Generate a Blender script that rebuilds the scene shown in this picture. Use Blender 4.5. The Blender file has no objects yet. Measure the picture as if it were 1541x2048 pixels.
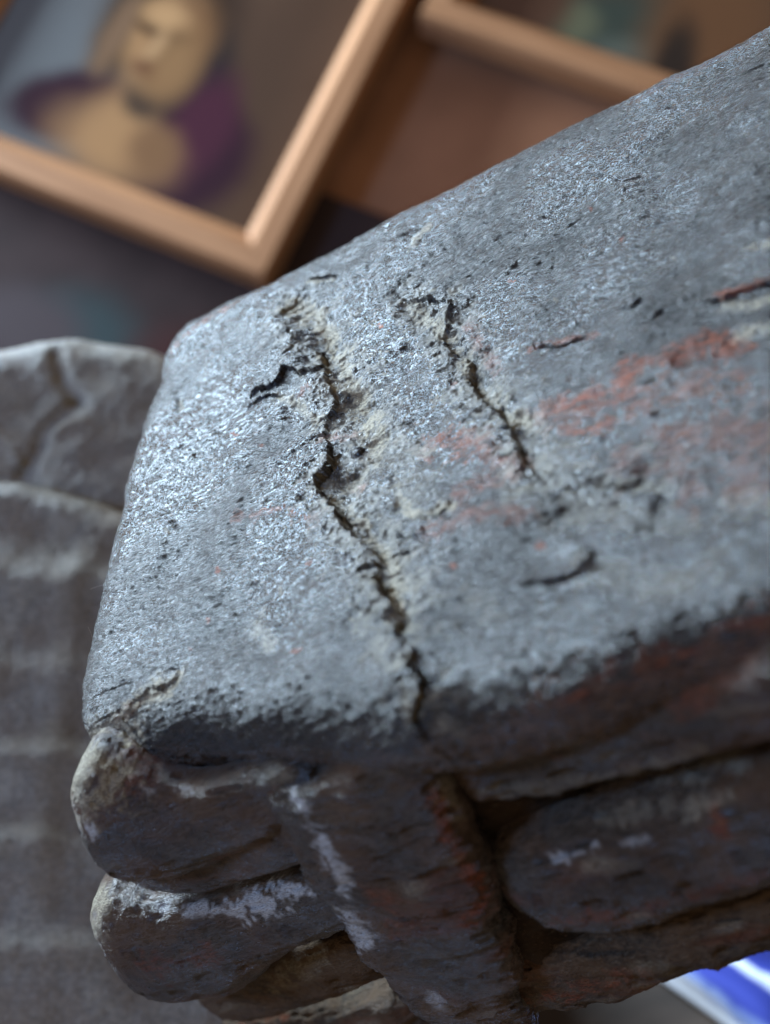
import bpy, math, time
import numpy as np
from mathutils import Matrix, Vector

# ------------------------------------------------------------------ camera
T = 0.27                      # height of the sculpture's top face above the table
FPX = 2463.0                  # focal length in photograph pixels (1541 x 2048)
_X = np.array([5188., -2125., -2463.]); _X /= np.linalg.norm(_X)
_Y = np.array([84., -2649., 2463.]); _Y -= _X * (_X @ _Y); _Y /= np.linalg.norm(_Y)
_Z = np.cross(_X, _Y)
M = np.array([_X, _Y, _Z])    # camera (right, down, forward) -> world
CAM = np.array([0.131, -0.090, T + 0.110])

scene = bpy.context.scene
COL = scene.collection
cam_d = bpy.data.cameras.new('camera')
cam = bpy.data.objects.new('camera', cam_d); COL.objects.link(cam)
cam_d.sensor_fit = 'VERTICAL'; cam_d.sensor_height = 24.0
cam_d.lens = 24.0 * FPX / 2048.0
cam_d.clip_start = 0.005; cam_d.clip_end = 50.0
cam_d.dof.use_dof = True
cam_d.dof.focus_distance = 0.203
cam_d.dof.aperture_fstop = cam_d.lens / 4.0        # 4.0 mm wide entrance pupil
Rm = np.array([M[:, 0], -M[:, 1], -M[:, 2]]).T
mw = Matrix.Identity(4)
for i in range(3):
    for j in range(3): mw[i][j] = Rm[i, j]
    mw[i][3] = CAM[i]
cam.matrix_world = mw
scene.camera = cam

# ------------------------------------------------------------------ light
world = bpy.data.worlds.new('World'); scene.world = world
world.use_nodes = True
world.node_tree.nodes['Background'].inputs[0].default_value = (1.0, 0.83, 0.65, 1)
world.node_tree.nodes['Background'].inputs[1].default_value = 0.30
def area(name, pos, target, sx, sy, power, color):
    d = bpy.data.lights.new(name, 'AREA'); d.shape = 'RECTANGLE'; d.size = sx; d.size_y = sy
    d.energy = power; d.color = color
    o = bpy.data.objects.new(name, d); COL.objects.link(o)
    o.location = pos
    o.rotation_euler = (Vector(target) - Vector(pos)).to_track_quat('-Z', 'Y').to_euler()
    return o
FOC = CAM + M @ np.array([0, 0, 0.19])
WDIR = np.array([-0.57, 0.66, 0.50]); WDIR /= np.linalg.norm(WDIR)
area('window_light', FOC + WDIR * 1.15, FOC, 0.45, 0.45, 50.0, (0.63, 0.82, 1.0))
SDIR = np.array([-0.52, -0.22, 0.82]); SDIR /= np.linalg.norm(SDIR)
area('skylight', FOC + SDIR * 1.3, FOC, 0.24, 0.24, 10.5, (0.27, 0.50, 1.0))
scene.view_settings.view_transform = 'Standard'
scene.view_settings.look = 'None'
scene.view_settings.exposure = 0.32
scene.view_settings.gamma = 1.0

# ------------------------------------------------------------------ helpers
def ray(u, v):
    return M @ np.array([u - 770.5, v - 1024.0, FPX])
def on_plane(u, v, p0, n):
    r = ray(u, v); t = ((p0 - CAM) @ n) / (r @ n)
    return CAM + r * t
def on_z(u, v, z): return on_plane(u, v, np.array([0, 0, z]), np.array([0, 0, 1.]))
def at_depth(u, v, d): return CAM + ray(u, v) * (d / FPX)

def _h(ix, iy, iz, seed):
    n = (ix.astype(np.uint32) * np.uint32(374761393) + iy.astype(np.uint32) * np.uint32(668265263)
         + iz.astype(np.uint32) * np.uint32(2147483647 - 58) + np.uint32((seed * 974634541) & 0xffffffff))
    n = (n ^ (n >> np.uint32(13))) * np.uint32(1274126177)
    n = n ^ (n >> np.uint32(16))
    return (n & np.uint32(0xffff)).astype(np.float32) / 32767.5 - 1.0
def noise2(x, y, seed=0):
    x = np.asarray(x, np.float32); y = np.asarray(y, np.float32)
    x0 = np.floor(x); y0 = np.floor(y); fx = x - x0; fy = y - y0
    ux = fx * fx * (3 - 2 * fx); uy = fy * fy * (3 - 2 * fy)
    ix = x0.astype(np.int32); iy = y0.astype(np.int32); z = np.zeros_like(ix)
    def g(a, b, dx, dy):
        A = _h(a, b, z, seed); B = _h(a, b, z + 7, seed)
        return A * dx + B * dy
    a = g(ix, iy, fx, fy); b = g(ix + 1, iy, fx - 1, fy)
    c = g(ix, iy + 1, fx, fy - 1); d = g(ix + 1, iy + 1, fx - 1, fy - 1)
    return (a + (b - a) * ux) * (1 - uy) + (c + (d - c) * ux) * uy
def noise3(p, sc, seed=0):
    q = np.asarray(p, np.float32) * np.asarray(sc, np.float32)
    f0 = np.floor(q); fr = q - f0; i = f0.astype(np.int32); u = fr * fr * (3 - 2 * fr)
    def g(a, b, c): return _h(i[:, 0] + a, i[:, 1] + b, i[:, 2] + c, seed)
    def l(a, b, t): return a + (b - a) * t
    x00 = l(g(0, 0, 0), g(1, 0, 0), u[:, 0]); x10 = l(g(0, 1, 0), g(1, 1, 0), u[:, 0])
    x01 = l(g(0, 0, 1), g(1, 0, 1), u[:, 0]); x11 = l(g(0, 1, 1), g(1, 1, 1), u[:, 0])
    return l(l(x00, x10, u[:, 1]), l(x01, x11, u[:, 1]), u[:, 2])
def sstep(a, b, x):
    t = np.clip((x - a) / (b - a), 0, 1); return t * t * (3 - 2 * t)
def catmull(P, n):
    P = np.asarray(P, float); Q = np.vstack([2 * P[0] - P[1], P, 2 * P[-1] - P[-2]])
    t = np.linspace(0, len(P) - 1 - 1e-9, n); k = t.astype(int); f = (t - k)[:, None]
    a, b, c, d = Q[k], Q[k + 1], Q[k + 2], Q[k + 3]
    return 0.5 * (2 * b + (c - a) * f + (2 * a - 5 * b + 4 * c - d) * f**2 + (3 * b - a - 3 * c + d) * f**3)
def catmull_closed(P, n):
    P = np.asarray(P, float); m = len(P)
    t = np.linspace(0, m, n, endpoint=False); k = t.astype(int); f = (t - k)[:, None]
    a, b, c, d = P[(k - 1) % m], P[k % m], P[(k + 1) % m], P[(k + 2) % m]
    return 0.5 * (2 * b + (c - a) * f + (2 * a - 5 * b + 4 * c - d) * f**2 + (3 * b - a - 3 * c + d) * f**3)

def link(name, me, mat, parent=None):
    o = bpy.data.objects.new(name, me); COL.objects.link(o)
    if mat: me.materials.append(mat)
    if parent: o.parent = parent
    return o
def grid_mesh(name, P, nu, nv, close_u=False, close_v=False, attr=None, smooth=True, extra=None):
    """P: (nu*nv,3) row-major in u. faces (i,j)."""
    iu = np.arange(nu if close_u else nu - 1); iv = np.arange(nv if close_v else nv - 1)
    I, J = np.meshgrid(iu, iv, indexing='ij'); I = I.ravel(); J = J.ravel()
    I2 = (I + 1) % nu; J2 = (J + 1) % nv
    F = np.stack([I * nv + J, I2 * nv + J, I2 * nv + J2, I * nv + J2], 1).astype(np.int32)
    polys = [F]
    me = bpy.data.meshes.new(name)
    nF = len(F); nloops = nF * 4
    ex = extra or []
    me.vertices.add(len(P)); me.vertices.foreach_set('co', np.ascontiguousarray(P, np.float32).ravel())
    tot = nloops + sum(len(e) for e in ex)
    me.loops.add(tot)
    li = np.concatenate([F.ravel()] + [np.asarray(e, np.int32) for e in ex])
    me.loops.foreach_set('vertex_index', li)
    st = list(range(0, nloops, 4)); s = nloops
    for e in ex: st.append(s); s += len(e)
    me.polygons.add(nF + len(ex))
    me.polygons.foreach_set('loop_start', np.array(st, np.int32))
    me.update(calc_edges=True); me.validate()
    if smooth: me.polygons.foreach_set('use_smooth', np.ones(len(me.polygons), bool))
    if attr is not None:
        a = me.attributes.new('wear', 'FLOAT_COLOR', 'POINT')
        a.data.foreach_set('color', np.ascontiguousarray(attr, np.float32).ravel())
    return me
def tag(o, label, cat, group=None):
    o['label'] = label; o['category'] = cat
    if group: o['group'] = group
    return o
def empty(name, loc, label, cat):
    o = bpy.data.objects.new(name, None); COL.objects.link(o); o.location = loc
    o.empty_display_size = 0.01
    return tag(o, label, cat)
def under(o, root):
    o.parent = root; o.matrix_parent_inverse = Matrix.Translation(-Vector(root.location)); return o
def box_mesh(name, c, s, bev=0.002, rot=None):
    import bmesh
    bm = bmesh.new(); bmesh.ops.create_cube(bm, size=1.0)
    for v in bm.verts: v.co = Vector((v.co.x * s[0], v.co.y * s[1], v.co.z * s[2]))
    if bev: bmesh.ops.bevel(bm, geom=bm.edges[:], offset=bev, segments=3, affect='EDGES', profile=0.5)
    for v in bm.verts: v.co = v.co + Vector(c)
    me = bpy.data.meshes.new(name); bm.to_mesh(me); bm.free(); return me

# ------------------------------------------------------------------ materials
class NT:
    def __init__(s, name):
        s.m = bpy.data.materials.new(name); s.m.use_nodes = True
        s.t = s.m.node_tree; s.n = s.t.nodes; s.l = s.t.links
        s.b = s.n['Principled BSDF']
    def new(s, ty, **k):
        n = s.n.new(ty)
        for a, b in k.items(): setattr(n, a, b)
        return n
    def val(s, sock, v):
        if isinstance(v, bpy.types.NodeSocket): s.l.new(v, sock)
        else: sock.default_value = v
    def noise(s, vec, scale, detail=4, rough=0.55, dist=0.0):
        n = s.new('ShaderNodeTexNoise'); s.val(n.inputs['Vector'], vec)
        n.inputs['Scale'].default_value = scale; n.inputs['Detail'].default_value = detail
        n.inputs['Roughness'].default_value = rough; n.inputs['Distortion'].default_value = dist
        return n.outputs['Fac']
    def math(s, op, a, b=0.0, c=0.0):
        n = s.new('ShaderNodeMath', operation=op); s.val(n.inputs[0], a); s.val(n.inputs[1], b); s.val(n.inputs[2], c)
        return n.outputs[0]
    def ramp(s, x, a, b, lo=0.0, hi=1.0):
        n = s.new('ShaderNodeMapRange', interpolation_type='SMOOTHSTEP'); s.val(n.inputs['Value'], x)
        n.inputs['From Min'].default_value = a; n.inputs['From Max'].default_value = b
        n.inputs['To Min'].default_value = lo; n.inputs['To Max'].default_value = hi
        return n.outputs['Result']
    def mix(s, f, a, b):
        n = s.new('ShaderNodeMix', data_type='RGBA'); s.val(n.inputs['Factor'], f)
        for k, v in ((6, a), (7, b)):
            s.val(n.inputs[k], v if isinstance(v, bpy.types.NodeSocket) else (*v, 1.0))
        return n.outputs[2]
    def mapping(s, scale, rot=(0, 0, 0)):
        tc = s.new('ShaderNodeTexCoord'); m = s.new('ShaderNodeMapping')
        s.l.new(tc.outputs['Object'], m.inputs['Vector'])
        m.inputs['Scale'].default_value = scale; m.inputs['Rotation'].default_value = rot
        return m.outputs['Vector']
    def bump(s, h, strength, dist, normal=None):
        n = s.new('ShaderNodeBump'); s.val(n.inputs['Height'], h)
        n.inputs['Strength'].default_value = strength; n.inputs['Distance'].default_value = dist
        if normal: s.l.new(normal, n.inputs['Normal'])
        return n.outputs['Normal']

def weathered_wood(name, dark, mid, rough=0.5, stretch=2.2, spec=0.5, warm=(0.16, 0.075, 0.04), warm_amt=0.0, bump=1.0):
    w = NT(name)
    g = w.mapping((1, stretch, stretch), (0, 0, math.radians(8)))
    obj = w.mapping((1, 1, 1))
    at = w.new('ShaderNodeAttribute', attribute_name='wear')
    sep = w.new('ShaderNodeSeparateColor'); w.l.new(at.outputs['Color'], sep.inputs['Color'])
    n1 = w.noise(g, 620, 6, 0.68); n2 = w.noise(obj, 70, 4, 0.6); n3 = w.noise(g, 1900, 3, 0.65)
    n4 = w.noise(obj, 1300, 4, 0.7)
    c = w.mix(w.ramp(n1, 0.36, 0.66), dark, mid)
    c = w.mix(w.ramp(n2, 0.50, 0.72, 0, 0.55), c, (mid[0] * 1.25, mid[1] * 1.2, mid[2] * 1.1))
    if warm_amt: c = w.mix(w.ramp(n2, 0.40, 0.62, warm_amt, 0.0), c, warm)
    sp = w.noise(g, 1100, 3, .6)
    c = w.mix(w.ramp(sp, .60, .68, 0, .6), c, (0.13, 0.075, 0.05))
    c = w.mix(w.ramp(w.noise(g, 800, 3, .6), .63, .70, 0, .5), c, (0.16, 0.14, 0.11))
    # rusty red undercoat showing through, sandy filler, pale bare chips
    red = w.math('MULTIPLY', sep.outputs['Green'], w.ramp(w.noise(w.mapping((1, 5, 5), (0, 0, math.radians(8))), 260, 5, .7), 0.36, 0.58, 0.08, 1.0))
    c = w.mix(red, c, w.mix(w.ramp(n3, 0.35, 0.65), (0.11, 0.028, 0.015), (0.36, 0.10, 0.044)))
    sand = w.math('MULTIPLY', sep.outputs['Red'], w.ramp(n4, 0.30, 0.56, 0.35, 1.0))
    c = w.mix(sand, c, w.mix(w.ramp(n3, 0.35, 0.65), (0.16, 0.13, 0.09), (0.48, 0.41, 0.29)))
    chip = w.math('MULTIPLY', sep.outputs['Blue'], w.ramp(n3, 0.30, 0.58, 0.25, 1.0))
    c = w.mix(chip, c, (0.62, 0.61, 0.60))
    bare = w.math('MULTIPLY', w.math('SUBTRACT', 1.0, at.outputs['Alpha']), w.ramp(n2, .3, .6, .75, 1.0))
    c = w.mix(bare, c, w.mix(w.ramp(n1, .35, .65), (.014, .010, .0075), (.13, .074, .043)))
    w.l.new(c, w.b.inputs['Base Color'])
    r = w.math('ADD', w.ramp(n1, 0.3, 0.7, rough - 0.10, rough + 0.10), w.math('MULTIPLY', sep.outputs['Red'], 0.4))
    zone = w.noise(obj, 42, 4, .65)
    r = w.math('ADD', r, w.ramp(zone, .38, .62, -0.05, 0.10))
    w.l.new(w.math('MULTIPLY', w.ramp(zone, .40, .64, 1.0, .42), w.math('SUBTRACT', spec, w.math('MULTIPLY', w.math('MAXIMUM', sep.outputs['Red'], sep.outputs['Green']), spec * .65))), w.b.inputs['Specular IOR Level'])
    r = w.math('ADD', r, w.math('MULTIPLY', sep.outputs['Green'], 0.12))
    w.l.new(r, w.b.inputs['Roughness'])
    h = w.math('ADD', w.math('MULTIPLY', n1, 1.0), w.math('MULTIPLY', n3, 0.8))
    h = w.math('ADD', h, w.math('MULTIPLY', w.math('MULTIPLY', n4, sep.outputs['Red']), 0.8))
    w.l.new(w.bump(h, 1.0, 0.00052 * bump), w.b.inputs['Normal'])
    return w.m

MAT_TOP = weathered_wood('weathered_grey_wood', (0.006, 0.005, 0.0045), (0.032, 0.027, 0.024), 0.185, 3.2, 1.0)
MAT_RIDGE = weathered_wood('carved_dark_wood', (0.012, 0.010, 0.0085), (0.078, 0.058, 0.044), 0.28, 3.2, 1.0, (0.14, 0.072, 0.036), 0.6, 1.6)
MAT_CORE = weathered_wood('raw_inner_wood', (0.016, 0.011, 0.008), (0.11, 0.074, 0.045), 0.6, 2.2, 0.35, (0.15, 0.082, 0.038), 0.6, 2.0)
MAT_HOLLOW = weathered_wood('shade_darkened_hollow_wood', (0.006, 0.0045, 0.0035), (0.034, 0.023, 0.015), 0.75, 2.2, 0.2, (0.07, 0.038, 0.02), 0.5, 2.0)  # core wood coloured darker to paint in the shade of the hollows
MAT_FIG = weathered_wood('grey_figure_wood', (0.14, 0.128, 0.11), (0.27, 0.245, 0.21), 0.5, 1.4, 0.5, (0.2, 0.14, 0.09), 0.4)

# ------------------------------------------------------------------ rounded slab with an arbitrary outline
def slab(outline, R, side, step, roll=math.pi / 2, dens=None):
    """outline: (n,2) inner outline (edge of the flat); R: edge radius (scalar or function of xy); returns flat coords, P, nrm, nu, nv"""
    O = np.asarray(outline, np.float32); nO = len(O)
    R0 = (lambda q: np.full(len(q), R)) if np.isscalar(R) else R
    Rmax = float(R0(O).max()); m = Rmax * roll + side
    xs = np.arange(O[:, 0].min() - m, O[:, 0].max() + m, step); ys = np.arange(O[:, 1].min() - m, O[:, 1].max() + m, step)
    if dens is not None: xs = dens(xs)
    A, B = np.meshgrid(xs, ys, indexing='ij'); q = np.stack([A.ravel(), B.ravel()], 1).astype(np.float32)
    # inside test + nearest outline point
    nxt = np.roll(O, -1, 0); best = np.full(len(q), 1e9, np.float32); near = np.zeros_like(q); inside = np.zeros(len(q), bool)
    for k in range(nO):
        a = O[k]; d = nxt[k] - a; L2 = d @ d
        t = np.clip(((q - a) @ d) / L2, 0, 1); c = a + t[:, None] * d
        e = ((q - c) ** 2).sum(1); s = e < best; best[s] = e[s]; near[s] = c[s]
        cond = (a[1] > q[:, 1]) != (nxt[k][1] > q[:, 1])
        if abs(d[1]) > 1e-12:
            xi = a[0] + (q[:, 1] - a[1]) * d[0] / d[1]; inside ^= cond & (q[:, 0] < xi)
    dist = np.sqrt(best); e = np.where(inside, 0.0, dist)
    dr = np.where(e[:, None] > 1e-9, (q - near) / np.maximum(dist, 1e-9)[:, None], 0.0)
    Rq = R0(near); ang = np.minimum(e / Rq, roll); rest = np.clip(e - Rq * roll, 0, side)
    hor = Rq * np.sin(ang); drop = Rq * (1 - np.cos(ang)) + rest
    P = np.zeros((len(q), 3))
    P[:, :2] = np.where(inside[:, None], q, near + dr * hor[:, None]); P[:, 2] = -drop
    N = np.zeros_like(P); N[:, :2] = dr * np.sin(ang)[:, None]; N[:, 2] = np.cos(ang)
    sd = np.where(inside, -dist, dist)
    return q, P, N, len(xs), len(ys), xs, ys, sd

class Field:
    """distance helpers on the regular flat grid"""
    def __init__(s, q, nu, nv, xs, ys, warp=1.0):
        s.q = q; s.nu = nu; s.nv = nv; s.xs = xs; s.ys = ys
        X, Y = q[:, 0], q[:, 1]
        s.A = q[:, 0].reshape(nu, nv).copy(); s.B = q[:, 1].reshape(nu, nv).copy()
        s.plainA, s.plainB = s.A, s.B
        wx = noise2(X * 330, Y * 330, 91) * .0008 + noise2(X * 1000, Y * 1000, 92) * .0008 + noise2(X * 2600, Y * 2600, 93) * .0004
        wy = noise2(X * 330, Y * 330, 94) * .0008 + noise2(X * 1000, Y * 1000, 95) * .0008 + noise2(X * 2600, Y * 2600, 96) * .0004
        s.A = s.A + wx.reshape(nu, nv) * warp; s.B = s.B + wy.reshape(nu, nv) * warp
    def stroke(s, pts, reach):
        """min distance to polyline, signed side and arclength fraction, limited to reach"""
        D = np.full((s.nu, s.nv), 1e3, np.float32); S = np.zeros((s.nu, s.nv), np.float32); Tt = np.zeros((s.nu, s.nv), np.float32)
        pts = np.asarray(pts, float); n = len(pts) - 1
        for k in range(n):
            a, b = pts[k], pts[k + 1]
            lo = np.minimum(a, b) - reach; hi = np.maximum(a, b) + reach
            i0, i1 = np.searchsorted(s.xs, [lo[0], hi[0]]); j0, j1 = np.searchsorted(s.ys, [lo[1], hi[1]])
            if i1 <= i0 or j1 <= j0: continue
            sl = (slice(i0, i1), slice(j0, j1)); x = s.A[sl] - a[0]; y = s.B[sl] - a[1]; d = b - a; L2 = max(d @ d, 1e-14)
            t = np.clip((x * d[0] + y * d[1]) / L2, 0, 1); e = np.hypot(x - t * d[0], y - t * d[1])
            m = e < D[sl]; sg = np.sign(d[0] * y - d[1] * x)
            D[sl] = np.where(m, e, D[sl]); S[sl] = np.where(m, sg, S[sl]); Tt[sl] = np.where(m, (k + t) / n, Tt[sl])
        return D.ravel(), S.ravel(), Tt.ravel()

# ------------------------------------------------------------------ the carved wooden sculpture: top slab
PX = 0.075e-3   # about one photograph pixel on the top face, in metres
def top_px(u, v): return on_z(u, v, T)[:2]
sculpture = empty('carved_wood_sculpture', (0.165, 0.06, 0.0),
                  'weathered grey carved wooden block in sharp focus with cracked top and ridged dark front', 'carving')

outer = []
for (u, v, dz) in [(1541, 1300, .006), (1380, 1362, .006), (1200, 1425, .006), (1000, 1480, .006), (860, 1505, .006), (760, 1512, .006), (620, 1500, .006), (450, 1492, .006),
                   (330, 1508, .006), (235, 1512, .006), (166, 1462, .006), (193, 1300, .006), (222, 1150, .005), (255, 980, .005), (300, 820, .005), (345, 690, .005),
                   (415, 625, .004), (485, 583, .004), (600, 530, .004), (800, 424, .004), (1000, 318, .004), (1250, 195, .004), (1541, 42, .004)]:
    outer.append(on_z(u, v, T - dz)[:2])
outer += [np.array([0.175, outer[-1][1] - .001]), np.array([0.19, 0.10]), np.array([0.192, 0.05]), np.array([0.185, -0.003]), np.array([0.15, outer[0][1] - .001])]
outer = catmull_closed(outer, 96)
def edge_R(q):
    fr = sstep(0.045, 0.015, q[:, 1]); bk = sstep(0.07, 0.10, q[:, 1])
    return 0.0085 + 0.0002 * fr + 0.003 * bk
def inset(O, Rf):
    d = np.roll(O, -1, 0) - np.roll(O, 1, 0); d /= np.linalg.norm(d, axis=1)[:, None]
    n = np.stack([-d[:, 1], d[:, 0]], 1)       # left normal of ccw/cw outline
    area2 = np.sum(O[:, 0] * np.roll(O[:, 1], -1) - np.roll(O[:, 0], -1) * O[:, 1])
    if area2 < 0: n = -n
    return O + n * Rf(O)[:, None]
inner = inset(outer, edge_R)
for _ in range(3): inner = (np.roll(inner, 1, 0) + 2 * inner + np.roll(inner, -1, 0)) / 4
q, P, N, nu, nv, xs, ys, sd = slab(inner, edge_R, 0.0, 0.000175, roll=2.5, dens=lambda a: np.concatenate([a[a < 0.137], np.arange(0.137, a[-1], 0.0009)]))
F = Field(q, nu, nv, xs, ys)
x, y = q[:, 0], q[:, 1]
wob_x = noise2(x * 700, y * 700, 3) * 0.0006 + noise2(x * 2200, y * 2200, 5) * 0.00030
wob = noise2(x * 520, y * 520, 11) * 0.6 + noise2(x * 1500, y * 1500, 12) * 0.6 + noise2(x * 3300, y * 3300, 13) * 0.5

# broad form: gently crowned, hand carved undulation
disp = noise2(x * 28, y * 28, 1) * 0.0024 + noise2(x * 75, y * 75, 2) * 0.0021
disp += noise2(x * 190 + 3, y * 260, 4) * 0.00075
disp *= 0.35 + 0.65 * sstep(0.004, -0.016, sd)
# along-grain fibres and fine pebbling
gx = x + 0.12 * y
fade = sstep(0.135, 0.10, x)
disp += noise2(gx * 420, y * 900, 6) * 0.00030 + noise2(gx * 800, y * 1500, 7) * 0.00026 + noise2(x * 1300 + 5, y * 1500, 19) * 0.00012
disp += noise2(x * 2100, y * 2600, 8) * 0.00013 * fade
pit = noise2(gx * 170, y * 1500, 9) + noise2(gx * 420, y * 2600, 10) * .4; disp -= sstep(0.36, 0.60, pit) * 0.00030
fib = noise2(gx * 95, y * 2400, 16) + noise2(gx * 260, y * 3400, 17) * .6; disp += fib * 0.00007
disp += noise2(gx * 60, y * 210, 18) * 0.00050
dust = np.zeros(len(q), np.float32); red = np.zeros_like(dust); chip = np.zeros_like(dust)
NZ = np.clip(N[:, 2], 0, 1)

def stroke_px(pts, reach): return F.stroke(catmull([top_px(*p) for p in pts], max(8, 6 * len(pts))), reach)
def crack(pts, w, depth=0.0014, lift=0.0, liftw=45, lip_side=1):
    """gap of w photo pixels along pts; the side given by lip_side stands lift metres proud"""
    D, S, t = stroke_px(pts, liftw * PX + .002)
    D = np.clip(D + wob_x * 0.25, 0, None)
    W = w * 0.5 * PX * (0.30 + 0.55 * np.sin(np.pi * np.clip(t, 0.03, 0.97)) + 1.1 * noise2(t * 7 + 3 * w, t * 0 + w * 1.37, 21) + wob * .5).clip(.06, 2)
    gap = 1 - sstep(W * 0.55, W * 1.15, D)
    out = -gap * depth
    if lift:
        ends = sstep(0, .18, t) * sstep(1, .82, t)
        out = out + np.where(S * lip_side > 0, lift * (1 - sstep(0, liftw * PX, np.abs(D))) * ends, 0) * (1 - gap)
    return out.astype(np.float32)
def patch(arr, pts, w, amt=1.0, rough=1.0, depth=0.0):
    global disp
    reach = w * PX * 2.6 + .001
    D, S, t = stroke_px(pts, reach)
    d = D / (w * PX) + (wob * 1.5 + noise2(x * 260, y * 260, 14)) * rough
    m = (1 - sstep(0.15, 1.1, d)) * sstep(reach, reach * .6, D) * amt
    np.maximum(arr, m.astype(np.float32), out=arr)
    if depth: disp = disp - (1 - sstep(0.1, 1.3, D / (w * PX) + noise2(x * 420, y * 420, 15) * .5)) * depth * .8
# sandy filler lying in the two open seams
patch(dust, [(592, 612), (640, 650), (672, 700), (692, 760), (722, 820), (742, 875)], 42, 1.0, 1.1, 0.0007)
patch(dust, [(745, 870), (725, 925), (690, 960), (672, 985)], 34, .85, 1.2, 0.0006)
patch(dust, [(560, 792), (600, 812), (640, 838)], 20, .9, 1.0, .0004)
patch(dust, [(690, 1000), (735, 1060), (772, 1120), (792, 1190), (805, 1240)], 22, .9, 1.0, .0006)
patch(dust, [(740, 860), (800, 880), (850, 900)], 26, .5, 1.4, .0002)
patch(dust, [(815, 608), (860, 640), (905, 680), (942, 745), (982, 795), (1030, 832), (1052, 850)], 22, .85, 1.2, .0007)
patch(dust, [(1005, 815), (1035, 835), (1060, 838)], 20, 1.0, .6, .0003)
patch(dust, [(785, 950), (802, 1000), (840, 1032), (905, 1012)], 16, .9, 1.1, .0004)
patch(dust, [(828, 500), (848, 472), (858, 462)], 16, .8, .8)
patch(dust, [(358, 800), (362, 822)], 9, .9, .5, .0006)
patch(dust, [(620, 566), (672, 563)], 7, .8)
patch(dust, [(1085, 975), (1160, 1000), (1260, 1035), (1360, 1055)], 30, .18, 1.5, .0003)
patch(dust, [(1440, 1000), (1541, 1020)], 30, .2, 1.5)
patch(dust, [(1450, 610), (1541, 600)], 16, .6, 1.0)
patch(dust, [(1480, 660), (1541, 640)], 20, .6, 1.2)
patch(dust, [(1180, 1130), (1300, 1170), (1420, 1130)], 30, .2, 1.5)
patch(dust, [(1500, 500), (1541, 492)], 12, .6, 1.0)
patch(dust, [(165, 1545), (190, 1500), (205, 1462)], 58, 1.0, .7, .0008)
patch(dust, [(240, 1455), (262, 1415), (305, 1388), (345, 1358)], 30, .85, 1.1, .0004)
patch(dust, [(500, 1240), (540, 1300)], 20, .4, 1.4)
patch(dust, [(845, 1395), (880, 1380)], 18, .7, 1.0)
patch(dust, [(930, 1190), (990, 1240)], 20, .15, 1.5)
patch(dust, [(600, 620), (660, 690), (700, 780), (740, 870), (700, 950), (690, 1000), (760, 1110), (800, 1230)], 70, .42, 1.6, .0009)
patch(dust, [(820, 612), (900, 680), (950, 760), (1030, 830), (1080, 960), (1180, 1010)], 58, .30, 1.6, .0008)
patch(dust, [(700, 840), (780, 900), (820, 1000)], 60, .25, 1.6)
# rusty undercoat
patch(red, [(1078, 832), (1200, 790), (1310, 742), (1405, 685), (1455, 690)], 34, 1.0, 1.4)
patch(red, [(1120, 862), (1180, 866), (1230, 855)], 16, 1.0, 1.0)
patch(red, [(1150, 830), (1300, 800), (1440, 760)], 55, .55, 1.6)
patch(red, [(1300, 900), (1420, 880), (1541, 880)], 70, .45, 1.7)
patch(red, [(1400, 980), (1541, 960)], 40, .45, 1.6)
patch(red, [(860, 872), (940, 885), (1000, 920), (1040, 940)], 36, .7, 1.5)
patch(red, [(930, 985), (1000, 962), (1050, 930)], 30, .6, 1.5)
patch(red, [(860, 1060), (960, 1040), (1060, 1035)], 26, .5, 1.5)
patch(red, [(930, 655), (960, 690), (985, 735)], 22, .55, 1.5)
patch(red, [(640, 870), (700, 858)], 20, .8, 1.3)
patch(red, [(600, 792), (622, 780)], 12, .9, 1.2)
patch(red, [(690, 968), (725, 972)], 13, .9, 1.2)
patch(red, [(783, 1200), (806, 1222)], 10, 1.0, .6)
patch(red, [(835, 905), (862, 918)], 10, .8, .8)
patch(red, [(428, 1138), (434, 1146)], 6, 1.0, .6); patch(red, [(590, 1300), (596, 1304)], 6, 1.0, .6)
patch(red, [(466, 868), (472, 872)], 6, 1.0, .6); patch(red, [(905, 1130), (912, 1136)], 7, 1.0, .6); patch(red, [(1080, 1090), (1088, 1098)], 8, .9, .6)
patch(red, [(250, 1420), (268, 1405)], 14, .8, 1.0)
patch(red, [(480, 1035), (560, 1020), (640, 1045)], 16, .5, 1.5)
patch(red, [(1440, 590), (1541, 560)], 10, .8, 1.0)
patch(red, [(1060, 700), (1190, 678)], 9, .6, 1.0)
patch(red, [(330, 700), (400, 640), (470, 605)], 14, .6, 1.3)
patch(red, [(1100, 1400), (1250, 1350), (1400, 1300), (1541, 1240)], 40, .7, 1.4)
patch(red, [(1000, 1480), (1200, 1430), (1400, 1380)], 60, .35, 1.6)
for k, (u, v) in enumerate([(330, 1060), (520, 890), (620, 1130), (700, 1240), (410, 1230), (370, 1290), (560, 1180), (820, 1100), (900, 760), (1110, 600), (1020, 560), (1240, 480), (1350, 520), (760, 650), (1180, 420)]):
    patch(red if k % 3 else dust, [(u, v), (u + 5, v + 4)], 5, .9, .6)
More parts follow.
